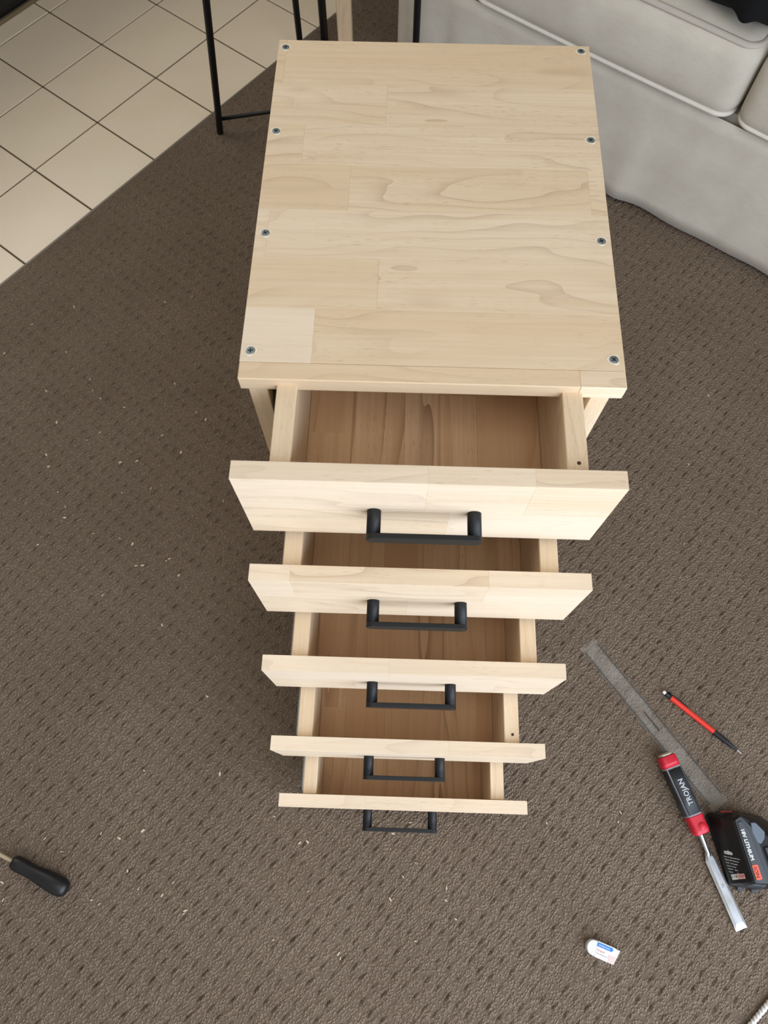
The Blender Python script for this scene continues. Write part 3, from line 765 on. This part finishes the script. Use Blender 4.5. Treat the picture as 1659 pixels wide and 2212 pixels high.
text('lettering', 'Eraser', .0052, plain('pale_red_print', (222, 130, 122), .7), era, frame((.0150, -.0020, zt_ + .0001), (1, 0, 0), (0, 1, 0)), .00008, 'LEFT', .9)
text('lettering', 'PVC and latex free', .0022, plain('grey_print', (130, 128, 126), .7), era, frame((.0150, -.0058, zt_ + .0001), (1, 0, 0), (0, 1, 0)), .00006, 'LEFT', .95)
b = new()
for i in range(7):
    for j in range(5):
        x, y = .0325 + i * .0017 + (j % 2) * .00085, -.0100 + j * .0021
        if x < .0440 + y * .15: lathe(b, [(zt_, .00055), (zt_ + .0001, .00055)], 'z', 8, 0, origin=(x, y, 0))
tag(obj('dot_pattern', b, plain('red_dot_print', (214, 110, 104), .7), era), 'pale red dots', kind='stuff')

# screwdriver
sd_ = thing('screwdriver', 'screwdriver with a black waisted handle and pale shaft lying at the left edge', 'screwdriver', (-.6045, -.4660, .0135), math.atan2(-.0375, .0925))
b = new(); lathe(b, [(0, .0070), (.0015, .0090), (.006, .0108), (.014, .0110), (.026, .0105), (.040, .0105), (.056, .0122), (.072, .0136), (.084, .0139), (.092, .0130), (.097, .0104), (.0995, .0060), (.100, .0008)], 'x', 28, 0, .12)
obj('handle', b, plain('black_soft_grip', (20, 21, 23), .42, 0, .5), sd_, True)
b = new(); lathe(b, [(-.130, .0006), (-.126, .0022), (-.120, .0033), (.002, .0033)], 'x', 14); wn(obj('shaft', b, plain('satin_shaft', (206, 190, 160), .35, .6), sd_))

# white twisted cord at the lower right corner
co_ = thing('cord', 'white twisted cord lying on the carpet in the lower right corner', 'cord', (.5304, -.6340, .004), math.atan2(.0236, .0262))
for s in (0, math.pi):
    b = new(); tube(b, [(x, .0022 * math.sin(x * 520 + s), .0022 * math.cos(x * 520 + s)) for x in np.linspace(-.10, .16, 110)], .0024, 7)
    obj('strand', b, plain('white_cotton', (226, 222, 216), .9), co_, True)

# shavings and crumbs of pale wood trodden over the carpet
spots = [(-.719, .595), (-.527, .613), (-.471, .63), (-.799, .548), (-.841, .474), (-.713, .481), (-.652, .417), (-.642, .391), (-.623, .373), (-.736, .387), (-.478, .412), (-.426, .347), (-.405, .331), (-.572, .354), (-.7, .316), (-.61, .296), (-.632, .278), (-.706, .244), (-.696, .219), (-.559, .232), (-.527, .236), (-.444, .257), (-.486, .293), (-.491, .179), (-.545, .168), (-.667, .166), (-.647, .136), (-.644, .114), (-.584, .084), (-.534, .076), (-.508, .066), (-.683, .059), (-.35, .157), (-.495, .024), (-.483, .025), (-.441, .035), (-.436, .039), (-.414, .008), (-.546, -.033), (-.143, -.495), (.025, -.557), (-.091, -.577), (-.088, -.583), (.024, -.45), (.004, -.47), (.072, -.484), (.071, -.501), (.086, -.526), (-.015, -.502), (-.621, -.497), (-.614, -.521), (-.477, -.517), (-.464, -.522), (-.449, -.429), (-.567, -.433), (-.479, -.423), (-.413, -.417), (-.428, -.475), (-.407, -.499), (-.369, -.507), (-.332, -.531), (-.354, -.489), (-.537, -.451), (-.161, -.427), (-.149, -.425), (-.205, -.39), (.014, -.392), (.233, -.386), (-.013, -.409), (-.425, -.327), (-.3, -.328), (-.336, -.205), (.353, -.367), (-.191, -.562), (-.33, -.527), (-.431, -.084), (.348, -.381), (.603, .417), (.543, .262), (.514, .097)]
b = new()
for i, (x, y) in enumerate(spots + [(random.uniform(-.8, .6), random.uniform(-.62, .5)) for _ in range(60)]):
    big = i < len(spots)
    a = random.uniform(0, math.pi); l = random.uniform(.0030, .0052) if big else random.uniform(.0008, .0018); wd = l * random.uniform(.25, .6)
    c_, s_ = math.cos(a), math.sin(a); zc = .0008
    ring = []
    for kk, (p, q_, r_) in enumerate(((-1, -.5, 0), (-.2, -1, .3), (.8, -.6, .1), (1, .3, .4), (.1, 1, .2), (-.8, .7, .5))):
        ring.append((x + (p * l * c_ - q_ * wd * s_) * .7, y + (p * l * s_ + q_ * wd * c_) * .7, zc + r_ * .0012))
    lo = [b.verts.new((p[0], p[1], p[2] - .0007)) for p in ring]; hi = [b.verts.new(p) for p in ring]
    b.faces.new(hi); b.faces.new(lo[::-1])
    for kk in range(6): b.faces.new((lo[kk], lo[(kk + 1) % 6], hi[(kk + 1) % 6], hi[kk]))
wsv = obj('wood_shavings', b, plain('pale_wood_crumb', (205, 186, 160), .8))
tag(wsv, 'tiny pale wood shavings and crumbs scattered over the brown carpet', 'shavings', kind='stuff')
